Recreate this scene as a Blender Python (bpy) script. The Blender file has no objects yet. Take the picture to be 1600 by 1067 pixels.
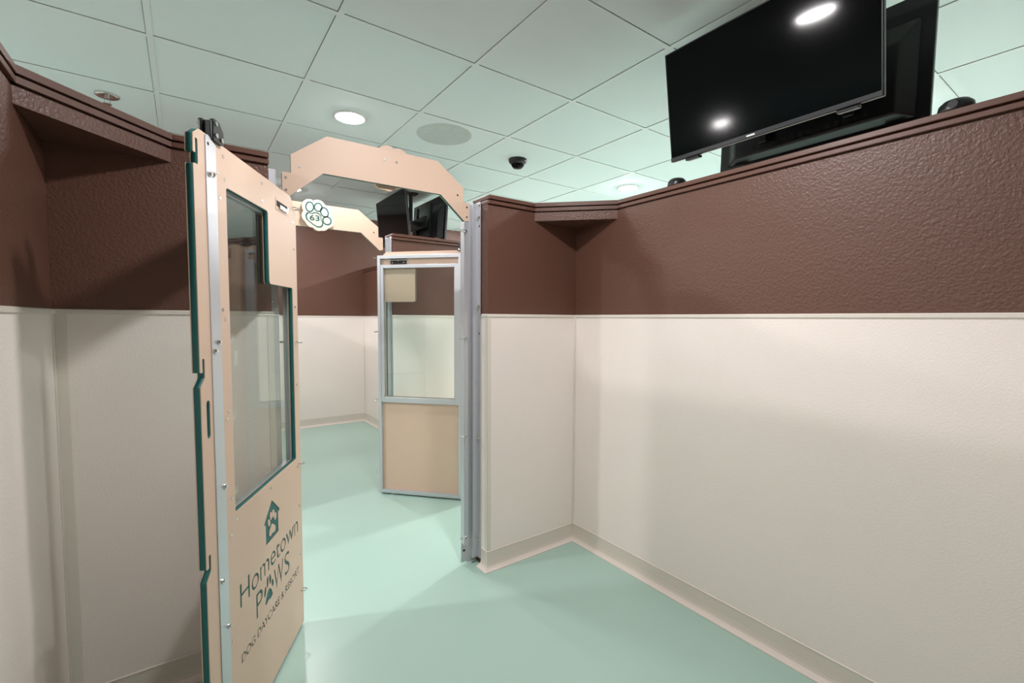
import bpy, bmesh, math
from mathutils import Vector, Matrix

C = bpy.context.scene.collection
scene = bpy.context.scene
R = math.radians

# ------------------------------------------------------------------ camera
EYE = 1.24
yaw, pitch, roll = 0.6194, 0.0562, 0.0048
fwd = Vector((math.sin(yaw)*math.cos(pitch), math.cos(yaw)*math.cos(pitch), -math.sin(pitch)))
rgt = Vector((math.cos(yaw), -math.sin(yaw), 0))
upv = rgt.cross(fwd)
r2 = math.cos(roll)*rgt + math.sin(roll)*upv
u2 = -math.sin(roll)*rgt + math.cos(roll)*upv
cam = bpy.data.cameras.new('camera')
cam.sensor_width = 36.0
cam.lens = 36.0*717.53/1600.0
cam.shift_y = 4.74/1600.0
cam.clip_start = 0.02
camo = bpy.data.objects.new('camera', cam)
C.objects.link(camo)
m4 = Matrix.Identity(4)
for k in range(3):
    m4[k][0] = r2[k]; m4[k][1] = u2[k]; m4[k][2] = -fwd[k]
m4[2][3] = EYE
camo.matrix_world = m4
scene.camera = camo

# ------------------------------------------------------------------ world, exposure
w = bpy.data.worlds.new('world'); scene.world = w
w.use_nodes = True
w.node_tree.nodes['Background'].inputs[0].default_value = (0.8, 0.9, 1.0, 1)
w.node_tree.nodes['Background'].inputs[1].default_value = 0.02
vs = scene.view_settings
scene.display_settings.display_device = 'sRGB'
vs.view_transform = 'Standard'
vs.look = 'None'
vs.exposure = 0.18
vs.gamma = 1.0
vs.use_curve_mapping = False
LIGHT_STRENGTH = 500.0

# ------------------------------------------------------------------ materials
def lin(c):
    return tuple((v/255/12.92 if v/255 <= 0.04045 else ((v/255+0.055)/1.055)**2.4) for v in c)

def mat(name, rgb, rough=0.5, metal=0.0, bump=None, var=0.0, var_scale=3.0, spec=0.5, coat=0.0):
    m = bpy.data.materials.new(name); m.use_nodes = True
    nt = m.node_tree; b = nt.nodes['Principled BSDF']
    col = lin(rgb)
    b.inputs['Base Color'].default_value = (*col, 1)
    b.inputs['Roughness'].default_value = rough
    b.inputs['Metallic'].default_value = metal
    b.inputs['Specular IOR Level'].default_value = spec
    b.inputs['Coat Weight'].default_value = coat
    tc = nt.nodes.new('ShaderNodeTexCoord')
    if var > 0:
        n = nt.nodes.new('ShaderNodeTexNoise'); n.inputs['Scale'].default_value = var_scale
        n.inputs['Detail'].default_value = 6
        nt.links.new(tc.outputs['Object'], n.inputs['Vector'])
        mx = nt.nodes.new('ShaderNodeMix'); mx.data_type = 'RGBA'
        mx.inputs[6].default_value = (*[c*(1-var) for c in col], 1)
        mx.inputs[7].default_value = (*[min(1, c*(1+var)) for c in col], 1)
        nt.links.new(n.outputs['Fac'], mx.inputs[0])
        nt.links.new(mx.outputs[2], b.inputs['Base Color'])
    if bump:
        scale, strength, dist = bump
        n = nt.nodes.new('ShaderNodeTexNoise'); n.inputs['Scale'].default_value = scale
        n.inputs['Detail'].default_value = 2.5
        nt.links.new(tc.outputs['Object'], n.inputs['Vector'])
        bp = nt.nodes.new('ShaderNodeBump'); bp.inputs['Strength'].default_value = strength
        bp.inputs['Distance'].default_value = dist
        nt.links.new(n.outputs['Fac'], bp.inputs['Height'])
        nt.links.new(bp.outputs['Normal'], b.inputs['Normal'])
    return m

M = {}
M['brown'] = mat('brown_paint', (98, 66, 54), 0.42, bump=(120, 0.55, 0.004), var=0.05)
M['brown_trim'] = mat('brown_trim_paint', (98, 66, 54), 0.35, bump=(40, 0.15, 0.002), var=0.04)
M['frp'] = mat('white_wall_panel', (246, 237, 231), 0.38, bump=(170, 0.35, 0.0025), var=0.015)
M['frp_trim'] = mat('white_vinyl_trim', (228, 222, 212), 0.3, var=0.01)
M['base'] = mat('vinyl_base', (224, 216, 206), 0.38, var=0.03, var_scale=6)
M['base_edge'] = mat('vinyl_base_lip', (232, 222, 214), 0.35, var=0.02)
M['floor'] = mat('teal_floor', (174, 206, 195), 0.30, bump=(14, 0.04, 0.004), var=0.02, var_scale=2.0)
M['tile'] = mat('ceiling_tile', (230, 240, 243), 0.85, bump=(260, 0.25, 0.002), var=0.01)
M['tee'] = mat('ceiling_tee', (232, 240, 242), 0.5, var=0.01)
M['deck'] = mat('ceiling_void', (40, 42, 42), 0.9, var=0.02)
M['tan'] = mat('tan_hdpe', (216, 188, 167), 0.45, bump=(320, 0.12, 0.001), var=0.015)
M['core'] = mat('teal_core', (18, 96, 94), 0.5, bump=(200, 0.1, 0.001), var=0.04)
M['alu'] = mat('aluminium', (203, 206, 212), 0.36, metal=0.55, bump=(60, 0.03, 0.001), var=0.02)
M['steel'] = mat('stainless_steel', (205, 205, 203), 0.22, metal=1.0, var=0.03)
M['slot'] = mat('dark_slot', (26, 24, 22), 0.7, var=0.05)
M['black'] = mat('black_plastic', (24, 26, 29), 0.35, bump=(300, 0.1, 0.001), var=0.05)
M['screen'] = mat('tv_screen', (4, 5, 6), 0.09, var=0.02, spec=0.12)
M['bezel'] = mat('tv_bezel', (30, 33, 38), 0.3, var=0.05)
M['white_pl'] = mat('white_plastic', (235, 236, 234), 0.4, var=0.01)
M['sign'] = mat('sign_cream', (222, 208, 194), 0.45, var=0.01)
M['grille'] = mat('grille_grey', (208, 214, 213), 0.6, var=0.02)
M['grille_d'] = mat('grille_dark', (150, 156, 155), 0.7, var=0.02)

def glass_mat():
    m = bpy.data.materials.new('clear_pane'); m.use_nodes = True
    nt = m.node_tree; nt.nodes.clear()
    out = nt.nodes.new('ShaderNodeOutputMaterial')
    tr = nt.nodes.new('ShaderNodeBsdfTransparent'); tr.inputs[0].default_value = (0.93, 0.965, 0.955, 1)
    gl = nt.nodes.new('ShaderNodeBsdfGlossy'); gl.inputs['Roughness'].default_value = 0.01
    lw = nt.nodes.new('ShaderNodeLayerWeight'); lw.inputs[0].default_value = 0.5
    pw = nt.nodes.new('ShaderNodeMath'); pw.operation = 'POWER'; pw.inputs[1].default_value = 4.5
    nt.links.new(lw.outputs['Facing'], pw.inputs[0])
    fr = nt.nodes.new('ShaderNodeMath'); fr.operation = 'MULTIPLY_ADD'; fr.inputs[1].default_value = 0.9; fr.inputs[2].default_value = 0.05
    nt.links.new(pw.outputs[0], fr.inputs[0])
    mx = nt.nodes.new('ShaderNodeMixShader')
    nt.links.new(fr.outputs[0], mx.inputs[0]); nt.links.new(tr.outputs[0], mx.inputs[1])
    nt.links.new(gl.outputs[0], mx.inputs[2]); nt.links.new(mx.outputs[0], out.inputs[0])
    return m
M['glass'] = glass_mat()

def emit_mat(name, rgb, s):
    m = bpy.data.materials.new(name); m.use_nodes = True
    b = m.node_tree.nodes['Principled BSDF']
    b.inputs['Base Color'].default_value = (0.9, 0.9, 0.9, 1)
    b.inputs['Emission Color'].default_value = (*rgb, 1)
    b.inputs['Emission Strength'].default_value = s
    return m
M['lamp'] = emit_mat('led_lens', (1.0, 0.95, 0.95), LIGHT_STRENGTH*0.75)
M['lamp_hall'] = emit_mat('led_lens_corridor', (1.0, 0.95, 0.95), LIGHT_STRENGTH*0.40)
M['lamp_side'] = emit_mat('led_lens_side_rows', (1.0, 0.95, 0.95), LIGHT_STRENGTH*1.45)

# ------------------------------------------------------------------ helpers
def finish(name, bm, m, parent=None, smooth=False):
    me = bpy.data.meshes.new(name)
    bm.normal_update(); bm.to_mesh(me); bm.free()
    if m: me.materials.append(M[m])
    if smooth:
        for p in me.polygons: p.use_smooth = True
    o = bpy.data.objects.new(name, me); C.objects.link(o)
    if parent: o.parent = parent
    return o

def box(bm, x0, x1, y0, y1, z0, z1, bev=0.0):
    vs_ = [bm.verts.new(p) for p in ((x0,y0,z0),(x1,y0,z0),(x1,y1,z0),(x0,y1,z0),(x0,y0,z1),(x1,y0,z1),(x1,y1,z1),(x0,y1,z1))]
    fs = [bm.faces.new([vs_[i] for i in f]) for f in ((3,2,1,0),(4,5,6,7),(0,1,5,4),(1,2,6,5),(2,3,7,6),(3,0,4,7))]
    if bev > 0:
        es = list({e for f in fs for e in f.edges})
        bmesh.ops.bevel(bm, geom=es, offset=bev, segments=2, affect='EDGES', profile=0.5)

def bx(name, m, parent, x0, x1, y0, y1, z0, z1, bev=0.0):
    bm = bmesh.new(); box(bm, x0, x1, y0, y1, z0, z1, bev)
    return finish(name, bm, m, parent)

def cyl(bm, c, axis, r, h, seg=16, r_top=None):
    """cylinder / cone from c along axis (unit) of length h"""
    a = Vector(axis).normalized(); t = a.orthogonal().normalized(); b = a.cross(t)
    rt = r if r_top is None else r_top
    c = Vector(c)
    lo = [bm.verts.new(c + r*(t*math.cos(k*2*math.pi/seg)+b*math.sin(k*2*math.pi/seg))) for k in range(seg)]
    hi = [bm.verts.new(c + a*h + rt*(t*math.cos(k*2*math.pi/seg)+b*math.sin(k*2*math.pi/seg))) for k in range(seg)]
    for k in range(seg):
        bm.faces.new((lo[k], lo[(k+1) % seg], hi[(k+1) % seg], hi[k]))
    bm.faces.new(lo[::-1]); bm.faces.new(hi)

def lathe(bm, prof, seg=32, c=(0, 0, 0)):
    """prof: list of (r, z)"""
    rings = []
    for r, z in prof:
        if r < 1e-6: rings.append([bm.verts.new((c[0], c[1], c[2]+z))])
        else: rings.append([bm.verts.new((c[0]+r*math.cos(k*2*math.pi/seg), c[1]+r*math.sin(k*2*math.pi/seg), c[2]+z)) for k in range(seg)])
    for A, B in zip(rings[:-1], rings[1:]):
        for k in range(seg):
            k2 = (k+1) % seg
            vs_ = [A[k % len(A)], A[k2 % len(A)], B[k2 % len(B)], B[k % len(B)]]
            u = []
            for v in vs_:
                if v not in u: u.append(v)
            if len(u) > 2: bm.faces.new(u)
    bmesh.ops.recalc_face_normals(bm, faces=bm.faces)

def torus(bm, c, n, R_, r, seg=20, s2=8):
    n = Vector(n).normalized(); t = n.orthogonal().normalized(); b = n.cross(t); c = Vector(c)
    g = []
    for k in range(seg):
        a = 2*math.pi*k/seg; d = t*math.cos(a)+b*math.sin(a)
        g.append([bm.verts.new(c + d*(R_ + r*math.cos(2*math.pi*j/s2)) + n*r*math.sin(2*math.pi*j/s2)) for j in range(s2)])
    for k in range(seg):
        for j in range(s2):
            bm.faces.new((g[k][j], g[(k+1) % seg][j], g[(k+1) % seg][(j+1) % s2], g[k][(j+1) % s2]))
    bmesh.ops.recalc_face_normals(bm, faces=bm.faces)

def prism(bm, pts, z0, z1):
    lo = [bm.verts.new((x, y, z0)) for x, y in pts]; hi = [bm.verts.new((x, y, z1)) for x, y in pts]
    n = len(pts)
    for k in range(n): bm.faces.new((lo[k], lo[(k+1) % n], hi[(k+1) % n], hi[k]))
    bm.faces.new(lo[::-1]); bm.faces.new(hi)
    bmesh.ops.recalc_face_normals(bm, faces=bm.faces)

def sweep(bm, prof, path, side=1):
    """prof (closed polygon) of (d, z): d = distance out from the wall face; path 2-D; side=+1: room is left of the path"""
    pts = [Vector(p) for p in path]; n = len(pts)
    rows = []
    for k in range(n):
        d0 = (pts[k]-pts[k-1]).normalized() if k > 0 else None
        d1 = (pts[k+1]-pts[k]).normalized() if k < n-1 else None
        if d0 is None: d0 = d1
        if d1 is None: d1 = d0
        n0 = Vector((-d0.y, d0.x))*side; n1 = Vector((-d1.y, d1.x))*side
        mt = (n0+n1).normalized(); mt = mt/max(0.2, mt.dot(n0))
        rows.append([bm.verts.new((pts[k].x+mt.x*d, pts[k].y+mt.y*d, z)) for d, z in prof])
    m_ = len(prof)
    for A, B in zip(rows[:-1], rows[1:]):
        for j in range(m_):
            bm.faces.new((A[j], A[(j+1) % m_], B[(j+1) % m_], B[j]))
    bm.faces.new(rows[0]); bm.faces.new(rows[-1])
    bmesh.ops.recalc_face_normals(bm, faces=bm.faces)

def fillet(pts, r, seg=4):
    out = []; n = len(pts)
    for k in range(n):
        rr = r[k] if isinstance(r, (list, tuple)) else r
        p = Vector(pts[k]); a = Vector(pts[k-1])-p; b = Vector(pts[(k+1) % n])-p
        if rr <= 0 or a.length < 1e-6 or b.length < 1e-6: out.append(tuple(p)); continue
        ang = a.angle(b)
        if ang > 3.1: out.append(tuple(p)); continue
        t = min(rr/math.tan(ang/2), a.length*0.48, b.length*0.48)
        P0 = p+a.normalized()*t; P1 = p+b.normalized()*t
        for j in range(seg+1):
            u = j/seg
            out.append(tuple((1-u)**2*P0+2*u*(1-u)*p+u*u*P1))
    return out

def ellipse(cx, cy, rx, ry, rot=0, n=20):
    c, s = math.cos(rot), math.sin(rot)
    return [(cx+rx*math.cos(2*math.pi*k/n)*c-ry*math.sin(2*math.pi*k/n)*s, cy+rx*math.cos(2*math.pi*k/n)*s+ry*math.sin(2*math.pi*k/n)*c) for k in range(n)]

def text_loops(body, res=4):
    """outlines of a line of lettering, in font units"""
    cu = bpy.data.curves.new('lettering', 'FONT'); cu.body = body; cu.size = 1.0
    ob = bpy.data.objects.new('lettering', cu); C.objects.link(ob)
    dg = bpy.context.evaluated_depsgraph_get()
    ev = ob.evaluated_get(dg)
    cv = ev.to_curve(dg)
    loops = []
    for sp in cv.splines:
        if sp.type != 'BEZIER':
            loops.append([(p.co.x, p.co.y) for p in sp.points]); continue
        L = []; bp = sp.bezier_points; n = len(bp)
        for k in range(n):
            p0 = bp[k].co; h0 = bp[k].handle_right; h1 = bp[(k+1) % n].handle_left; p1 = bp[(k+1) % n].co
            straight = (h0-p0).cross(p1-p0).length < 1e-6 and (h1-p0).cross(p1-p0).length < 1e-6
            st = 1 if straight else res
            for j in range(st):
                u = j/st
                q = (1-u)**3*p0+3*u*(1-u)**2*h0+3*u*u*(1-u)*h1+u**3*p1
                L.append((q.x, q.y))
        loops.append(L)
    ev.to_curve_clear()
    bpy.data.objects.remove(ob); bpy.data.curves.remove(cu)
    return loops

def embolden(L, d):
    area = lambda l: sum(l[k-1][0]*l[k][1]-l[k][0]*l[k-1][1] for k in range(len(l)))
    sg = 1 if max((area(l) for l in L), key=abs) > 0 else -1
    out = []
    for l in L:
        n = len(l); q = []
        for k in range(n):
            a = Vector(l[k])-Vector(l[k-1]); b = Vector(l[(k+1) % n])-Vector(l[k])
            if a.length < 1e-7: a = b
            if b.length < 1e-7: b = a
            na = Vector((a.y, -a.x)).normalized()*sg; nb = Vector((b.y, -b.x)).normalized()*sg
            m = na+nb
            m = m.normalized()/max(0.6, m.normalized().dot(na)) if m.length > 1e-6 else na
            q.append((l[k][0]+m.x*d, l[k][1]+m.y*d))
        out.append(q)
    return out

def fit_text(body, x0, x1, y0, y1):
    L = text_loops(body)
    xs = [p[0] for l in L for p in l]; ys = [p[1] for l in L for p in l]
    ax, bx_ = min(xs), max(xs); ay, by = min(ys), max(ys)
    f = lambda p: (x0+(p[0]-ax)/(bx_-ax)*(x1-x0), y0+(p[1]-ay)/(by-ay)*(y1-y0))
    return [[f(p) for p in l] for l in L]

def plate(name, loops, y0, y1, m, parent=None, flip=False):
    """flat board cut from closed loops (even-odd holes) drawn in x-z, spanning y0..y1"""
    cu = bpy.data.curves.new('outline', 'CURVE'); cu.dimensions = '2D'; cu.fill_mode = 'BOTH'
    cu.extrude = abs(y1-y0)/2
    for L in loops:
        sp = cu.splines.new('POLY'); sp.points.add(len(L)-1); sp.use_cyclic_u = True
        for p, q in zip(sp.points, L): p.co = (q[0], q[1], 0, 1)
    ob = bpy.data.objects.new('outline', cu); C.objects.link(ob)
    dg = bpy.context.evaluated_depsgraph_get()
    me = bpy.data.meshes.new_from_object(ob.evaluated_get(dg))
    bpy.data.objects.remove(ob); bpy.data.curves.remove(cu)
    bm = bmesh.new(); bm.from_mesh(me); bpy.data.meshes.remove(me)
    bmesh.ops.remove_doubles(bm, verts=bm.verts, dist=1e-6)
    ym = (y0+y1)/2
    for v in bm.verts: v.co = Vector((v.co.x, ym+v.co.z, v.co.y))
    bmesh.ops.recalc_face_normals(bm, faces=bm.faces)
    return finish(name, bm, m, parent)

def thing(name, label, cat, loc=(0, 0, 0), rz=0, group=None):
    o = bpy.data.objects.new(name, None); C.objects.link(o)
    o.empty_display_size = 0.1
    o.location = loc; o.rotation_euler = (0, 0, rz); o['label'] = label; o['category'] = cat
    if group: o['group'] = group
    return o

def tag(o, label, cat, group=None):
    o['label'] = label; o['category'] = cat
    if group: o['group'] = group
    return o

def struct(o, label=None):
    o['kind'] = 'structure'
    if label: o['label'] = label
    return o

def copy_tree(o, parent=None):
    c = o.copy(); C.objects.link(c); c.parent = parent
    if parent: c.matrix_parent_inverse = o.matrix_parent_inverse
    for ch in list(o.children): copy_tree(ch, c)
    return c

# ------------------------------------------------------------------ key dimensions (metres)
XL, XR = -0.313, 1.762          # inner faces of our room's side walls
YF, YH = 1.868, 1.998           # our front wall: room face, corridor face
GX = 0.7245                     # centre line of both gates
OL, OR = 0.260, 1.189           # opening between wall ends
YH2, YF2 = 3.101, 3.231         # the wall across the corridor
YB, YE = -0.45, 5.53            # end walls of the whole place
RX0, RX1 = -5.6, 7.0
ZC = 2.412                      # ceiling
ZR = 1.262                      # top of wainscot
ZW = 1.825                      # top of wall cap
WT = 0.12                       # side wall thickness
T = 0.6096; TX, TY = 0.5148, 1.2742   # ceiling grid

# ------------------------------------------------------------------ floor
bm = bmesh.new(); box(bm, RX0, RX1, YB-0.1, YE+0.1, -0.05, 0)
struct(finish('floor', bm, 'floor'), 'smooth pale teal seamless floor running through the gates')

# ------------------------------------------------------------------ walls
NECK = 1.7785
def cap_on(parent, x0, x1, y0, y1, ex=(1, 1, 1, 1)):
    """two stepped cap boards with shadow grooves; ex = overhang switches (x-, x+, y-, y+)"""
    def lay(nm, ov, z0, z1, bev=0.0):
        bx(nm, 'brown_trim', parent, x0-ov*ex[0], x1+ov*ex[1], y0-ov*ex[2], y1+ov*ex[3], z0, z1, bev)
    lay('cap_board', 0.011, 1.8065, ZW, 0.002)
    lay('cap_groove', -0.006, 1.8005, 1.8065)
    lay('cap_moulding', 0.009, 1.7845, 1.8005, 0.002)
    lay('cap_neck', -0.006, NECK, 1.7845)

def half_wall(name, label, x0, x1, y0, y1, ex):
    o = struct(bx(name, 'brown', None, x0, x1, y0, y1, 0, NECK), label)
    cap_on(o, x0, x1, y0, y1, ex)
    return o

def panel(parent, face, a0, a1, at, z0=0.03, z1=1.253, t=0.003):
    """wainscot sheet on a wall face: face 'x+','x-','y+','y-' = the way it looks"""
    if face == 'x+': return bx('wainscot_panel', 'frp', parent, at, at+t, a0, a1, z0, z1)
    if face == 'x-': return bx('wainscot_panel', 'frp', parent, at-t, at, a0, a1, z0, z1)
    if face == 'y+': return bx('wainscot_panel', 'frp', parent, a0, a1, at, at+t, z0, z1)
    return bx('wainscot_panel', 'frp', parent, a0, a1, at-t, at, z0, z1)

w_right = half_wall('wall_right', 'brown and white half-height wall running along the right under the televisions', XR, XR+WT, YB, YF, (1, 1, 0, 0))
panel(w_right, 'x-', YB, YF, XR); panel(w_right, 'x+', YB, YF, XR+WT)
w_left = half_wall('wall_left', 'brown and white half-height wall at the left edge of the picture', XL-WT, XL, YB, YF, (1, 1, 0, 0))
panel(w_left, 'x+', YB, YF, XL); panel(w_left, 'x-', YB, YF, XL-WT)
w_fl = half_wall('wall_front_left', 'half-height brown and white wall behind the open logo door', -1.006, OL, YF, YH, (1, 0.1, 1, 1))
panel(w_fl, 'y-', XL, OL, YF); panel(w_fl, 'y+', -1.006, OL, YH); panel(w_fl, 'x+', YF-0.003, YH+0.003, OL); panel(w_fl, 'y-', -1.006, XL-WT, YF)
w_fr = half_wall('wall_front_right', 'half-height brown and white wall between the metal jamb and the right wall', OR, 2.455, YF, YH, (0.1, 1, 1, 1))
panel(w_fr, 'y-', OR, XR, YF); panel(w_fr, 'y+', OR, 2.455, YH); panel(w_fr, 'x-', YF-0.003, YH+0.003, OR); panel(w_fr, 'y-', XR+WT, 2.455, YF)
w_hr = half_wall('wall_hall_right', 'half-height brown wall across the corridor behind the framed door', OR, 2.455, YH2, YF2, (0.1, 1, 1, 1))
panel(w_hr, 'y-', OR, 2.455, YH2); panel(w_hr, 'y+', OR, XR, YF2); panel(w_hr, 'x-', YH2-0.003, YF2+0.003, OR); panel(w_hr, 'y+', XR+WT, 2.455, YF2)
w_hl = half_wall('wall_hall_left', 'half-height brown wall across the corridor left of the numbered gate', -1.006, OL, YH2, YF2, (1, 0.1, 1, 1))
panel(w_hl, 'y-', -1.006, OL, YH2); panel(w_hl, 'y+', XL, OL, YF2); panel(w_hl, 'x+', YH2-0.003, YF2+0.003, OL)
w_far_r = half_wall('wall_far_right', 'half-height brown and white side wall of the room beyond the numbered gate, right side', XR, XR+WT, YF2, YE, (1, 1, 0, 0))
panel(w_far_r, 'x-', YF2, YE, XR); panel(w_far_r, 'x+', YF2, YE, XR+WT)
w_far_l = half_wall('wall_far_left', 'half-height brown and white side wall of the room beyond the numbered gate, left side', XL-WT, XL, YF2, YE, (1, 1, 0, 0))
panel(w_far_l, 'x+', YF2, YE, XL); panel(w_far_l, 'x-', YF2, YE, XL-WT)

w_back = struct(bx('wall_far', 'brown', None, RX0, RX1, YE, YE+0.1, 0, ZC+0.1), 'full-height brown and white end wall seen through both gates')
panel(w_back, 'y-', RX0, XL-WT, YE); panel(w_back, 'y-', XL, XR, YE); panel(w_back, 'y-', XR+WT, RX1, YE)
w_near = struct(bx('wall_near', 'brown', None, RX0, RX1, YB-0.1, YB, 0, ZC+0.1), 'full-height brown and white end wall behind the viewer')
panel(w_near, 'y+', RX0, XL-WT, YB); panel(w_near, 'y+', XL, XR, YB); panel(w_near, 'y+', XR+WT, RX1, YB)
w_x0 = struct(bx('wall_end_left', 'brown', None, RX0-0.1, RX0, YB-0.1, YE+0.1, 0, ZC+0.1), 'brown end wall closing the corridor on the left')
panel(w_x0, 'x+', YB, YE, RX0)
w_x1 = struct(bx('wall_end_right', 'brown', None, RX1, RX1+0.1, YB-0.1, YE+0.1, 0, ZC+0.1), 'brown end wall closing the corridor on the right')
panel(w_x1, 'x-', YB, YE, RX1)

# wainscot top rails and vinyl cove base, swept along each run of wall
RAIL = [(0, 1.2475), (0.006, 1.2475), (0.0075, 1.249), (0.0075, 1.259), (0.005, ZR), (0, ZR)]
BH = 0.092
COVE = [(0.0, 0.0), (0.030, 0.0), (0.0295, 0.003), (0.020, 0.006), (0.0125, 0.013), (0.0085, 0.024), (0.0070, 0.040), (0.0068, BH-0.002), (0.0055, BH), (0.0, BH)]
LIP = [(0.0050, BH-0.004), (0.0085, BH-0.0035), (0.0085, BH-0.0010), (0.0050, BH+0.0012)]
TOE = [(0.0130, 0.0005), (0.0345, 0.0005), (0.0340, 0.0042), (0.0205, 0.0086), (0.0135, 0.0160)]
runs = [
 ('right', [(XR, YB), (XR, YF), (OR, YF), (OR, YH-0.08)], 1),
 ('left', [(OL, YH-0.08), (OL, YF), (XL, YF), (XL, YB)], 1),
 ('far', [(OL, YF2-0.05), (OL, YF2), (XL, YF2), (XL, YE), (XR, YE), (XR, YF2), (OR, YF2), (OR, YF2-0.05)], -1),
 ('hall_near_right', [(OR, YH-0.004), (OR, YH), (2.455, YH)], 1),
 ('hall_near_left', [(-1.006, YH), (OL, YH), (OL, YH-0.004)], 1),
 ('hall_far_right', [(2.455, YH2), (OR, YH2), (OR, YH2+0.004)], 1),
 ('hall_far_left', [(OL, YH2+0.004), (OL, YH2), (-1.006, YH2)], 1),
]
for k, (side, path, sd) in enumerate(runs):
    bm = bmesh.new(); sweep(bm, COVE, path, sd)
    b = struct(finish('baseboard_'+side, bm, 'base'), 'pale grey vinyl cove base along the '+side.replace('_', ' ')+' wall')
    bm = bmesh.new(); sweep(bm, TOE, path, sd); finish('cove_toe', bm, 'base_edge', b)
    bm = bmesh.new(); sweep(bm, LIP, path, sd); finish('top_lip', bm, 'base_edge', b)
    bm = bmesh.new(); sweep(bm, RAIL, path, sd)
    struct(finish('trim_%d' % (k+1), bm, 'frp_trim'), 'thin white rail capping the wainscot along the '+side.replace('_', ' ')+' wall')

# corner strips of the wainscot
def strip(parent, x0, x1, y0, y1, nm='corner_strip', z0=0.085, z1=1.249):
    bx(nm, 'frp_trim', parent, x0, x1, y0, y1, z0, z1, 0.0012)
strip(w_fl, XL+0.003, XL+0.030, YF-0.0060, YF-0.003); strip(w_left, XL+0.003, XL+0.0048, YF-0.03, YF-0.006)
strip(w_fr, XR-0.011, XR-0.003, YF-0.010, YF-0.003)
strip(w_fr, OR-0.0055, OR+0.016, YF-0.0055, YF-0.003, 'corner_guard'); strip(w_fr, OR-0.0055, OR-0.003, YF-0.0055, YF+0.02, 'corner_guard')
strip(w_fl, OL-0.016, OL+0.0055, YF-0.0055, YF-0.003, 'corner_guard'); strip(w_fl, OL+0.003, OL+0.0055, YF-0.0055, YF+0.02, 'corner_guard')
strip(w_far_r, XR-0.011, XR-0.003, YE-0.011, YE-0.003)

# ------------------------------------------------------------------ corner shelves
def corner_shelf(label, cx, cy, sx):
    """triangular shelf filling a room corner at the wall top; sx = +1 corner on the right, -1 on the left"""
    root = thing('corner_shelf', label, 'shelf', (cx, cy, 1.737), 0, 'triangular corner shelves')
    def tri(L): return [(0.0, 0.0), (-sx*L, 0.0), (0.0, -L)]
    for nm, L, z0, z1 in (('shelf_board', 0.292, 0.0, NECK-1.737+0.0005), ('shelf_neck', 0.282, NECK-1.737, 0.0475),
                          ('shelf_moulding', 0.303, 0.0475, 0.0635), ('shelf_groove', 0.282, 0.0635, 0.0695), ('shelf_top', 0.308, 0.0695, ZW-1.737+0.0004)):
        bm = bmesh.new(); prism(bm, tri(L), z0, z1)
        finish(nm, bm, 'brown' if nm == 'shelf_board' else 'brown_trim', root)
    return root
corner_shelf('brown triangular shelf in the corner right of the metal jamb', XR-0.0005, YF-0.0005, 1)
corner_shelf('brown triangular shelf in the corner behind the open logo door', XL+0.0005, YF-0.0005, -1)

# ------------------------------------------------------------------ ceiling
ceil = struct(bx('ceiling', 'deck', None, RX0, RX1, YB-0.1, YE+0.1, ZC+0.08, ZC+0.1), 'suspended ceiling of square pale tiles in a metal grid')
i0, i1 = math.floor((RX0-TX)/T), math.ceil((RX1-TX)/T)
j0, j1 = math.floor((YB-TY)/T), math.ceil((YE-TY)/T)
tile_me = None
for i in range(i0, i1):
    for j in range(j0, j1):
        x0, y0 = TX+i*T, TY+j*T
        if x0+T < RX0 or x0 > RX1: continue
        a0, a1 = max(x0+0.002, RX0), min(x0+T-0.002, RX1)
        b0, b1 = max(y0+0.002, YB), min(y0+T-0.002, YE)
        full = abs(a1-a0-T+0.004) < 1e-6 and abs(b1-b0-T+0.004) < 1e-6
        if full:
            if tile_me is None:
                o = bx('ceiling_tile', 'tile', ceil, -T/2+0.002, T/2-0.002, -T/2+0.002, T/2-0.002, 0, 0.015)
                tile_me = o.data
            else:
                o = bpy.data.objects.new('ceiling_tile', tile_me); C.objects.link(o); o.parent = ceil
            o.location = (x0+T/2, y0+T/2, ZC+0.0034)
        elif a1-a0 > 0.03 and b1-b0 > 0.03:
            bx('ceiling_tile', 'tile', ceil, a0, a1, b0, b1, ZC+0.0034, ZC+0.0184)
TW = 0.0115
for i in range(i0, i1+1):
    x = TX+i*T+TW
    if RX0 < x < RX1: bx('grid_runner', 'tee', ceil, x-TW, x+TW, YB, YE, ZC, ZC+0.0012)
for j in range(j0, j1+1):
    y = TY+j*T+TW
    if YB < y < YE: bx('grid_runner', 'tee', ceil, RX0, RX1, y-TW, y+TW, ZC+0.0001, ZC+0.0013)

# ------------------------------------------------------------------ ceiling lights
def ceiling_light():
    root = thing('ceiling_light', 'x', 'light', (0, 0, 0), 0, 'round recessed ceiling lights')
    bm = bmesh.new()
    lathe(bm, [(0.072, 0.003), (0.076, -0.004), (0.086, -0.005), (0.094, -0.001), (0.095, 0.0045)], 40)
    finish('trim_ring', bm, 'white_pl', root, True)
    bm = bmesh.new()
    lathe(bm, [(0.0, -0.012), (0.05, -0.0112), (0.068, -0.007), (0.0745, 0.0015)], 40)
    for f in bm.faces:
        if f.normal.z > 0: f.normal_flip()
    finish('lens', bm, 'lamp', root, True)
    return root
def set_lens(o, m):
    for ch in o.children:
        if ch.name.startswith('lens'):
            ch.data = ch.data.copy(); ch.data.materials.clear(); ch.data.materials.append(M[m])
lamp0 = ceiling_light()
lab = {(0, 1): 'glowing round ceiling light above the near arch, left of the round grille', (1, 1): 'glowing round ceiling light just above the right wall, below the television',
       (0, 2): 'small glowing ceiling light glimpsed under the left end of the near arch'}
first = True
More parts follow.
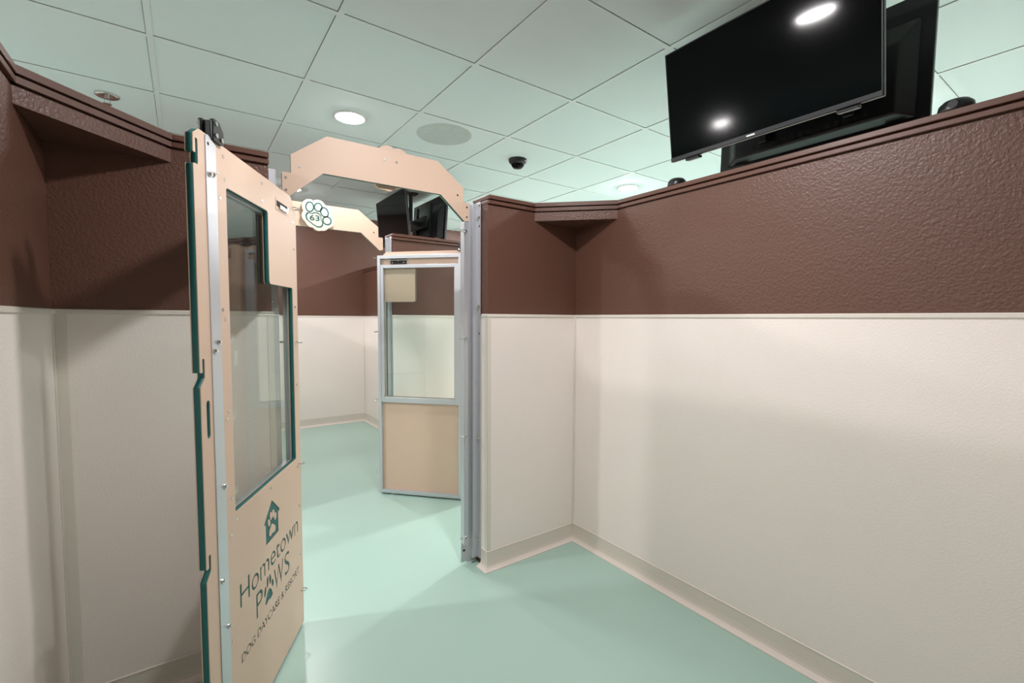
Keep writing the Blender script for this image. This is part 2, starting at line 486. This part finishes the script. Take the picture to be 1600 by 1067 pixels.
for a in (-1, 0, 1):
    for b in (0, 1, 2):
        o = lamp0 if first else copy_tree(lamp0); first = False
        o.location = (TX+(0.5+4*a)*T+0.006, TY+(-0.5+3*b)*T+0.006, ZC)
        set_lens(o, 'lamp_side' if a != 0 else ('lamp_hall' if b == 1 else 'lamp'))
        o['label'] = lab.get((a, b), 'round recessed ceiling light outside the picture, lighting the rooms')
for b in (0, 1, 2):
    o = copy_tree(lamp0); set_lens(o, 'lamp_side'); o.location = (TX+8.5*T, TY+(-0.5+3*b)*T, ZC); o['label'] = 'round recessed ceiling light outside the picture, lighting the rooms'

# ------------------------------------------------------------------ ceiling fittings
g = thing('ceiling_grille', 'round grey slatted grille set flush in a ceiling tile behind the near arch', 'grille', (TX+1.44*T, TY+2.36*T, ZC))
bm = bmesh.new(); lathe(bm, [(0.0, 0.0036), (0.168, 0.0034), (0.172, 0.0042)], 48); finish('back_disc', bm, 'grille_d', g)
bm = bmesh.new(); lathe(bm, [(0.166, 0.0036), (0.168, 0.0012), (0.174, 0.0012), (0.176, 0.004)], 48); finish('rim', bm, 'grille', g)
for k in range(-12, 13):
    c_ = k*0.0132; h = math.sqrt(max(0, 0.166**2-c_*c_))
    if h > 0.02: bx('slat', 'grille', g, c_-0.0038, c_+0.0038, -h, h, 0.0014, 0.0034)

d = thing('dome_camera', 'black dome camera on the ceiling between the arch and the right wall', 'camera', (TX+2.507*T, TY+2.51*T, ZC+0.004))
bm = bmesh.new(); lathe(bm, [(0.0, 0.0), (0.066, 0.0), (0.068, -0.006), (0.064, -0.022), (0.052, -0.036), (0.046, -0.038)], 32); finish('housing', bm, 'black', d, True)
bm = bmesh.new(); lathe(bm, [(0.048, -0.036), (0.044, -0.050), (0.030, -0.064), (0.0, -0.070)], 32); finish('dome', bm, 'screen', d, True)

s = thing('sprinkler', 'small chrome sprinkler head on the ceiling above the left corner shelf', 'sprinkler', (TX-1.338*T, TY+3.323*T, ZC+0.004))
bm = bmesh.new(); lathe(bm, [(0.0, 0.0), (0.052, 0.0), (0.054, -0.004), (0.046, -0.008), (0.024, -0.004), (0.0, -0.004)], 32); finish('escutcheon', bm, 'steel', s, True)
bm = bmesh.new(); cyl(bm, (0, 0, -0.004), (0, 0, -1), 0.010, 0.014, 14)
box(bm, -0.014, -0.010, -0.002, 0.002, -0.045, -0.016); box(bm, 0.010, 0.014, -0.002, 0.002, -0.045, -0.016); box(bm, -0.014, 0.014, -0.003, 0.003, -0.020, -0.014)
finish('frame', bm, 'steel', s)
bm = bmesh.new(); cyl(bm, (0, 0, -0.045), (0, 0, -1), 0.020, 0.002, 16); finish('deflector', bm, 'steel', s)

# ------------------------------------------------------------------ gate frames (arch, two posts, pins)
def mir(pts): return [(-x, z) for x, z in pts][::-1]
def gate_frame():
    """local: x=0 gate centre, y=0 room face of the arch, +y towards the corridor"""
    root = thing('gate_frame', 'x', 'gate frame', (0, 0, 0), 0, 'arched gate frames')
    rt = [(0.242, 1.960), (0.376, 1.862), (0.376, 1.793), (0.408, 1.793), (0.408, 1.709), (0.382, 1.705), (0.258, 1.812)]
    rr = [0.0, 0.002, 0.002, 0.006, 0.006, 0.004, 0.0]
    outl = [(-x, z) for x, z in rt[:1]]
    right = rt
    left = [(-x, z) for x, z in rt][::-1]
    pts = right + left          # clockwise: top right ... down ... bottom right, bottom left ... top left
    outl = fillet(pts, rr + rr[::-1], 3)
    plate('arch_core', [outl], 0.0022, 0.0168, 'core', root)
    plate('arch_face', [outl], 0.0, 0.0022, 'tan', root)
    plate('arch_face', [outl], 0.0168, 0.019, 'tan', root)
    for sx in (1, -1):
        X = lambda a, b: (min(sx*a, sx*b), max(sx*a, sx*b))
        def pb(nm, m, xa, xb, y0, y1, z0, z1, bev=0.0): 
            x0, x1 = X(xa, xb); return bx(nm, m, root, x0, x1, y0, y1, z0, z1, bev)
        # mounting plate on the wall end, web and keeper channel
        bm = bmesh.new()
        x0, x1 = X(0.4575, 0.4610); box(bm, x0, x1, -0.022, 0.042, 0.030, 1.803, 0.0008)
        x0, x1 = X(0.4085 if sx > 0 else 0.432, 0.4605); box(bm, x0, x1, 0.0245, 0.0285, 0.004, 1.796, 0.0008)
        x0, x1 = X(0.4290, 0.4325); box(bm, x0, x1, 0.0005, 0.0265, 0.030, 1.796, 0.0008)
        x0, x1 = X(0.4325, 0.4600); box(bm, x0, x1, 0.0005, 0.0035, 0.030, 1.796, 0.0008)
        post = finish('post', bm, 'alu', root)
        chan = None
        bm = bmesh.new()
        x0, x1 = X(0.376, 0.3795); box(bm, x0, x1, -0.004, 0.0285, 0.115, 1.700, 0.0008)
        x0, x1 = X(0.376, 0.4085); box(bm, x0, x1, 0.0245, 0.0282, 0.012, 1.700, 0.0008)
        x0, x1 = X(0.3795, 0.399); box(bm, x0, x1, -0.004, -0.001, 0.115, 1.700, 0.0008)
        if sx < 0: bm.free()          # the hinge side has no keeper channel
        else: chan = finish('keeper_channel', bm, 'alu', root)
        x0, x1 = X(0.386, 0.398)
        if chan: bx('slot_hole', 'slot', chan, x0, x1, 0.0238, 0.0246, 0.066, 0.076)
        # holes and bolts in the mounting plate
        for z in (1.787, 1.688, 1.166):
            bm = bmesh.new(); x0, x1 = X(0.4570, 0.4577); box(bm, x0, x1, 0.004-0.022, 0.012-0.022, z-0.0045, z+0.0045); finish('bolt_hole', bm, 'slot', post)
        for z in (1.731, 1.30, 0.646, 0.125):
            bm = bmesh.new(); cyl(bm, (sx*0.4575, -0.013, z), (-sx, 0, 0), 0.0075, 0.004, 14); cyl(bm, (sx*0.4535, -0.013, z), (-sx, 0, 0), 0.005, 0.004, 6); finish('bolt', bm, 'steel', post)
        # arch screws
        for zz in (1.772, 1.726):
            bm = bmesh.new(); cyl(bm, (sx*0.395, 0.0, zz), (0, -1, 0), 0.0045, 0.0016, 12); finish('screw', bm, 'steel', root)
        bm = bmesh.new(); cyl(bm, (sx*0.345, 0.0, 1.822), (0, -1, 0), 0.0045, 0.0014, 12); finish('screw', bm, 'steel', root)
        bm = bmesh.new(); cyl(bm, (sx*0.345, 0.019, 1.822), (0, 1, 0), 0.0045, 0.0014, 12); finish('screw', bm, 'steel', root)
        # quick-release pins with rings
        for z in (1.658, 1.146, 0.668, 0.155):
            pin = bmesh.new(); cyl(pin, (sx*(0.392 if sx > 0 else 0.428), 0.018 if sx > 0 else 0.012, z), (-sx*(0.3 if sx > 0 else 2.2), -1, 0), 0.0042, 0.030 if sx > 0 else 0.046, 12); cyl(pin, (sx*0.3865, -0.004, z), (-sx*0.3, -1, 0), 0.0062, 0.006, 12)
            po = finish('pin', pin, 'steel', root, True)
            rg = bmesh.new(); torus(rg, (sx*0.366, -0.014, z-0.002), (0.12, 0.1, 1), 0.0135, 0.0023, 20, 6); finish('ring', rg, 'steel', po, True)
    for xx in (-0.008, 0.046):
        bm = bmesh.new(); cyl(bm, (xx, 0.0, 1.915), (0, -1, 0), 0.0052, 0.0018, 12); finish('screw', bm, 'steel', root)
    return root
gf = gate_frame()
gf.location = (GX, 1.950, 0)
gf['label'] = 'nearer gate frame: plain tan arch on silver posts around the doorway'
gf2 = copy_tree(gf); gf2.location = (GX, 3.149, 0); gf2.rotation_euler = (0, 0, math.pi)
gf2['label'] = 'farther gate frame: tan arch carrying the paw sign across the corridor'

# ------------------------------------------------------------------ paw signs
def paw_sign(loc, rz, label, number):
    root = thing('paw_sign', label, 'sign', loc, rz, 'paw-shaped gate signs')
    k = 0.000445
    P = lambda x, y: ((x-405)*k, (345-y)*k*1.02)
    toes = [(302, 238, 60, 74, 0.15), (415, 230, 60, 66, 0.3), (497, 288, 60, 74, -0.35), (530, 400, 66, 64, 0.2)]
    pad = [(240, 360), (262, 312), (330, 318), (365, 300), (420, 305), (455, 340), (455, 400), (478, 430), (478, 470), (455, 505), (400, 512), (340, 480), (255, 420)]
    # outer outline: radial envelope of enlarged circles
    circ = [(302, 238, 104), (415, 228, 102), (500, 285, 100), (530, 400, 102), (470, 455, 90), (415, 465, 88), (330, 420, 95), (290, 365, 96)]
    cx, cy = 405, 345; out = []
    for t in range(140):
        a = 2*math.pi*t/140; dx, dy = math.cos(a), math.sin(a); best = 0
        for (x, y, r) in circ:
            ox, oy = x-cx, y-cy; b = ox*dx+oy*dy; c = ox*ox+oy*oy-r*r; dsc = b*b-c
            if dsc > 0: best = max(best, b+math.sqrt(dsc))
        out.append(P(cx+dx*best, cy+dy*best))
    plate('sign_core', [out], -0.0165, -0.002, 'tan', root)
    loops = [out]
    gw = 7
    for (x, y, rx, ry, ro) in toes:
        loops.append([P(*q) for q in ellipse(x, y, rx, ry, ro, 28)]); loops.append([P(*q) for q in ellipse(x, y, rx-gw*2.7, ry-gw*2.7, ro, 28)])
    po = fillet(pad, 30, 4); mx = sum(p[0] for p in po)/len(po); my = sum(p[1] for p in po)/len(po)
    loops.append([P(*q) for q in po]); loops.append([P(mx+(q[0]-mx)*0.845, my+(q[1]-my)*0.82) for q in po])
    if number:
        x0, y0 = P(300, 418); x1, y1 = P(428, 346)
        loops += embolden(fit_text(number, x0, x1, y0, y1), 0.0016)
    plate('sign_groove_layer', [out], -0.0185, -0.0165, 'core', root)
    # overlapping toe rings would cancel in one outline, so they are set on the face ring by ring
    plate('sign_face', [out] + [l for l in loops[9:]], -0.0200, -0.0185, 'sign', root)
    for q in range(4):
        plate('toe_groove', [loops[1+2*q], loops[2+2*q]], -0.0205, -0.0198, 'core', root)
    return root
paw_sign((0.705, 3.130, 1.884), 0, 'paw-shaped cream sign numbered 63 on the farther arch', '63')
paw_sign((0.744, 1.969, 1.887), math.pi, 'paw-shaped sign seen from behind, peeking over the nearer arch', None)

# ------------------------------------------------------------------ gate doors
def gate_door():
    """local: x = distance from the hinge edge, y=0 outer (logo) face, -y inside face"""
    root = thing('gate_door', 'x', 'door', (0, 0, 0), 0, 'tan gate doors with windows')
    zb, zt, sf = 0.012, 1.694, 0.700
    # outline: hinge edge, chamfered top corner, hooked free edge
    o = [(0.0, zb), (0.0, 1.645), (0.055, zt), (0.672, zt), (0.698, 1.676)]
    r = [0.004, 0.03, 0.02, 0.01, 0.006]
    def hook(zslot, zfinger, zshoulder, straight):
        nonlocal o, r
        o += [(sf, zfinger), (0.6895, zfinger), (0.6895, zslot), (0.6790, zslot), (0.6790, zshoulder+(0.0 if straight else 0.022)), (sf, zshoulder)]
        r += [0.003, 0.003, 0.004, 0.005, 0.006, 0.006]
    hook(1.668, 1.632, 1.606, True)
    hook(1.138, 1.104, 1.068, False)
    hook(0.644, 0.611, 0.578, False)
    hook(0.165, 0.131, 0.100, False)
    o += [(sf, zb)]; r += [0.004]
    outl = fillet(o, r, 4)
    win = fillet([(0.050, 0.694), (0.545, 0.694), (0.545, 1.590), (0.266, 1.590), (0.266, 1.352), (0.050, 1.352)], [0.008, 0.008, 0.010, 0.012, 0.014, 0.010], 4)
    hand = ellipse(0, 0, 1, 1, 0, 24)
    hand = [(0.669+0.0085*math.cos(2*math.pi*k/24), (1.022 if math.sin(2*math.pi*k/24) >= 0 else 0.946)+0.0105*math.sin(2*math.pi*k/24)) for k in range(24)]
    cuts = [win, hand]
    logo = []
    # house badge with a paw left standing inside it
    hs = lambda x, z: (0.293-x, z)
    logo.append([hs(*q) for q in [(0, 0.628), (0.066, 0.572), (0.060, 0.563), (0.054, 0.568), (0.054, 0.497), (-0.054, 0.497), (-0.054, 0.568), (-0.060, 0.563), (-0.066, 0.572)]])
    for (x, z, rx, rz, ro) in [(-0.0255, 0.561, 0.0085, 0.0125, 0.3), (-0.0085, 0.577, 0.0085, 0.0135, 0.1), (0.0105, 0.577, 0.0085, 0.0135, -0.1), (0.027, 0.561, 0.0085, 0.0125, -0.3)]:
        logo.append([hs(*q) for q in ellipse(x, z, rx, rz, ro, 16)])
    logo.append([hs(*q) for q in fillet([(-0.027, 0.519), (-0.024, 0.530), (-0.010, 0.541), (0, 0.547), (0.010, 0.541), (0.024, 0.530), (0.027, 0.519), (0.018, 0.510), (0, 0.516), (-0.018, 0.510)], 0.006, 3)])
    logo += fit_text('Hometown', 0.533, 0.048, 0.404, 0.474)
    logo += fit_text('P', 0.430, 0.382, 0.304, 0.382)
    # paw standing for the letter A
    for (x, z, rx, rz, ro) in [(0.363, 0.350, 0.0085, 0.017, 0.25), (0.343, 0.372, 0.0080, 0.019, 0.05), (0.322, 0.371, 0.0080, 0.018, -0.1), (0.303, 0.348, 0.0085, 0.015, -0.3)]:
        logo.append(ellipse(x, z, rx, rz, ro, 16))
    logo.append(fillet([(0.368, 0.308), (0.356, 0.328), (0.340, 0.344), (0.326, 0.344), (0.312, 0.330), (0.302, 0.308), (0.318, 0.302), (0.335, 0.308), (0.352, 0.302)], 0.008, 3))
    logo += fit_text('W', 0.290, 0.205, 0.304, 0.382)
    logo += fit_text('S', 0.194, 0.146, 0.303, 0.384)
    logo += embolden(fit_text('DOG DAYCARE & RESORT', 0.533, 0.048, 0.240, 0.266), 0.0010)
    plate('outer_skin', [outl] + cuts + logo, -0.0022, 0.0, 'tan', root)
    plate('core', [outl] + cuts, -0.0168, -0.0022, 'core', root)
    plate('inner_skin', [outl] + cuts, -0.019, -0.0168, 'tan', root)
    # aluminium edge strip on the outer face
    strip_ = plate('edge_strip', [[(0.600, 0.020), (0.648, 0.020), (0.648, 1.689), (0.638, 1.694), (0.600, 1.680)]], 0.0, 0.003, 'alu', root)
    for (sx, z) in [(0.617, 1.602), (0.635, 1.598), (0.617, 1.176), (0.636, 1.154), (0.609, 0.791), (0.634, 0.546), (0.609, 0.407), (0.634, 0.16)]:
        bm = bmesh.new(); cyl(bm, (sx, 0.003, z), (0, 1, 0), 0.0072, 0.0045, 14); cyl(bm, (sx, 0.0075, z), (0, 1, 0), 0.0045, 0.0030, 6); finish('bolt', bm, 'steel', strip_)
    bm = bmesh.new(); cyl(bm, (0.637, 0.0026, 1.672), (0, 1, 0), 0.0045, 0.0008, 12); finish('strip_hole', bm, 'slot', strip_)
    for (sx, z) in [(0.556, 1.668), (0.590, 1.616), (0.550, 1.610), (0.580, 1.553), (0.310, 1.668), (0.312, 1.612), (0.084, 1.638), (0.036, 1.60), (0.030, 1.50),
                    (0.582, 1.26), (0.570, 1.235), (0.576, 0.965), (0.565, 0.985), (0.563, 0.74), (0.54, 0.672), (0.30, 0.672), (0.04, 0.66), (0.03, 1.28), (0.03, 0.98), (0.03, 0.50), (0.024, 0.30), (0.58, 0.345), (0.575, 0.64)]:
        bm = bmesh.new(); cyl(bm, (sx, -0.0004, z), (0, 1, 0), 0.0050, 0.0016, 12); finish('screw', bm, 'steel', root)
    # glazing and the aluminium frame on the inside face
    bx('glass_pane', 'glass', root, 0.030, 0.570, -0.0250, -0.0200, 0.665, 1.605)
    def rails(nm, rects, y0, y1):
        for (a, b, c, e) in rects: bx(nm, 'alu', root, a, b, y0, y1, c, e, 0.0012)
    rails('frame_stile', [(0.0, 0.021, 0.012, 1.668), (0.583, 0.602, 0.012, 1.668)], -0.044, -0.019)
    rails('frame_rail', [(0.021, 0.583, 1.646, 1.668), (0.021, 0.583, 0.012, 0.036)], -0.044, -0.019)
    rails('window_stile', [(0.021, 0.042, 0.656, 1.604), (0.554, 0.583, 0.656, 1.604)], -0.040, -0.019)
    rails('window_rail', [(0.042, 0.554, 1.582, 1.604), (0.042, 0.554, 0.656, 0.690)], -0.040, -0.019)
    bx('floor_sweep', 'black', root, 0.01, 0.69, -0.012, -0.006, 0.003, 0.013)
    # black corner bumper clamped over the top edge
    bl = fillet([(0.620, 1.688), (0.620, 1.742), (0.592, 1.742), (0.570, 1.722), (0.570, 1.688)], [0.004, 0.006, 0.012, 0.012, 0.006], 4)
    lt = plate('bumper', [bl], 0.0, 0.009, 'black', root)
    plate('bumper', [bl], -0.028, -0.019, 'black', root)
    bx('bumper_spine', 'black', root, 0.575, 0.614, -0.019, 0.0, 1.694, 1.740, 0.003)
    for (sx, z) in [(0.610, 1.731), (0.610, 1.702), (0.583, 1.699)]:
        bm = bmesh.new(); cyl(bm, (sx, 0.009, z), (0, 1, 0), 0.0058, 0.004, 12); finish('screw', bm, 'steel', lt)
        bm = bmesh.new(); cyl(bm, (sx, -0.028, z), (0, -1, 0), 0.0058, 0.004, 12); finish('screw', bm, 'steel', lt)
    # flush catch on both faces
    lc = bx('catch_plate', 'tan', root, 0.086, 0.200, 0.0, 0.0016, 1.612, 1.655, 0.0008)
    bx('catch_slot', 'slot', lc, 0.094, 0.194, 0.0015, 0.0022, 1.626, 1.645)
    bx('catch_bolt', 'steel', lc, 0.105, 0.176, 0.0016, 0.008, 1.618, 1.634, 0.003)
    lc2 = bx('catch_plate', 'slot', root, 0.090, 0.205, -0.028, -0.019, 1.610, 1.642, 0.0008)
    bx('catch_bar', 'steel', lc2, 0.086, 0.209, -0.0295, -0.0275, 1.634, 1.639)
    for xx in (0.106, 0.150, 0.190):
        bm = bmesh.new(); cyl(bm, (xx, -0.028, 1.619 if xx != 0.15 else 1.633), (0, -1, 0), 0.0050, 0.0030, 10); finish('screw', bm, 'steel', lc2)
    # hinge leaves along the hinge edge
    for z in (1.60, 1.135, 0.66, 0.14):
        h = bx('hinge_leaf', 'steel', root, -0.0035, 0.0, -0.018, -0.001, z-0.018, z+0.018, 0.0008)
    return root
gd = gate_door()
gd.location = (0.362, 1.955, 0); gd.rotation_euler = (0, 0, R(241.5))
gd['label'] = 'open tan door with window and Hometown Paws lettering in the foreground'
gd2 = copy_tree(gd)
a2 = R(313); gd2.location = (1.090-0.044*math.sin(a2), 3.130+0.044*math.cos(a2), 0); gd2.rotation_euler = (0, 0, a2)
gd2['label'] = 'open door across the corridor showing its silver frame and plain tan lower panel'

# ------------------------------------------------------------------ televisions
def television():
    """local: origin at bottom centre of the screen, screen faces -x, width along y"""
    root = thing('television', 'x', 'television', (0, 0, 0), 0, 'televisions hung above the walls')
    W2, H = 0.364, 0.424
    bx('bezel', 'bezel', root, 0.0, 0.020, -W2, W2, 0, H, 0.003)
    bx('screen', 'screen', root, -0.0008, 0.0003, -W2+0.006, W2-0.006, 0.017, H-0.006)
    bx('chin', 'bezel', root, -0.003, 0.0, -W2+0.002, W2-0.002, 0.001, 0.015, 0.001)
    bx('badge', 'white_pl', root, -0.0036, -0.0029, 0.012, 0.042, 0.0055, 0.0105)
    # bulging electronics housing on the back
    bm = bmesh.new()
    lo = [(0.020, -0.33, 0.012), (0.020, 0.33, 0.012), (0.020, 0.33, 0.345), (0.020, -0.33, 0.345)]
    hi = [(0.060, -0.28, 0.030), (0.060, 0.28, 0.030), (0.060, 0.28, 0.265), (0.060, -0.28, 0.265)]
    A = [bm.verts.new(p) for p in lo]; B = [bm.verts.new(p) for p in hi]
    for k in range(4): bm.faces.new((A[k], A[(k+1) % 4], B[(k+1) % 4], B[k]))
    bm.faces.new(B); bm.faces.new(A[::-1]); bmesh.ops.recalc_face_normals(bm, faces=bm.faces)
    bmesh.ops.bevel(bm, geom=list(bm.edges), offset=0.006, segments=2, affect='EDGES', profile=0.5)
    back = finish('back_housing', bm, 'black', root)
    for k in range(14): bx('vent_slot', 'slot', back, 0.0585, 0.0606, -0.20+k*0.030, -0.186+k*0.030, 0.045, 0.062)
    for yy in (-0.15, 0.15): bx('mount_rail', 'black', root, 0.060, 0.082, yy-0.016, yy+0.016, 0.06, 0.36, 0.002)
    for yy in (-0.27, 0.27): bx('foot_socket', 'black', root, 0.004, 0.03, yy-0.03, yy+0.03, -0.010, 0.0, 0.002)
    return root
def tv_pair(tvs, x1, x2, zb, yc1, yc2, t1, t2, lab1, lab2):
    a, b = tvs
    a.location = (x1, yc1, zb); a.rotation_euler = (0, -R(t1), 0); a['label'] = lab1
    b.location = (x2, yc2, zb+0.005); b.rotation_euler = (0, R(t2)*-1, math.pi); b['label'] = lab2
tv0 = television()
tv1 = copy_tree(tv0); tv2 = copy_tree(tv0); tv3 = copy_tree(tv0)
tv_pair((tv0, tv1), 1.700, 2.035, 1.903, 0.864, 0.830, 8.3, 2.5,
        'large black television at upper right, screen facing the viewer with lamp reflections', 'black television seen from behind, back to back with the large one at upper right')
tv_pair((tv2, tv3), 1.610, 1.950, 1.944, 4.170, 4.130, 5.0, 4.0,
        'small far television with its dark screen turned left, seen under the near arch', 'small far television seen from behind, right of the other under the near arch')

def tv_mount(label, x, y, za, x1, x2):
    root = thing('ceiling_mount', label, 'tv mount', (x, y, ZC), 0, 'ceiling mounts carrying paired televisions')
    bm = bmesh.new(); cyl(bm, (0, 0, 0.004), (0, 0, -1), 0.018, ZC-za, 20); finish('pole', bm, 'black', root)
    bx('ceiling_plate', 'black', root, -0.06, 0.06, -0.05, 0.05, -0.006, 0.004, 0.002)
    bx('crossbar', 'black', root, x1-x, x2-x, -0.02, 0.02, za-ZC-0.02, za-ZC+0.02, 0.003)
    for xa in (x1-x, x2-x):
        bx('head_plate', 'black', root, xa-0.008, xa+0.008, -0.17, 0.17, za-ZC-0.05, za-ZC+0.05, 0.002)
    return root
tv_mount('black ceiling pole holding the large upper right televisions', 1.862, 0.85, 2.10, 1.765, 1.940)
tv_mount('black ceiling pole holding the two small far televisions', 1.775, 4.15, 2.14, 1.680, 1.855)

# small black devices on top of the right wall
def puck(label, x, y):
    root = thing('black_device', label, 'device', (x, y, ZW), R(90), 'small black devices on the wall top')
    bm = bmesh.new(); lathe(bm, [(0.0, 0.0), (0.040, 0.0), (0.042, 0.006), (0.038, 0.026), (0.028, 0.036), (0.0, 0.040)], 28); finish('body', bm, 'black', root, True)
    bm = bmesh.new(); cyl(bm, (0.0, 0.034, 0.018), (0, 1, 0), 0.011, 0.007, 16); finish('front_ring', bm, 'bezel', root)
    return root
puck('small rounded black device on the right wall top, left of the televisions', 1.800, 1.268)
puck('small rounded black device on the right wall top, right of the televisions', 1.800, 0.360)
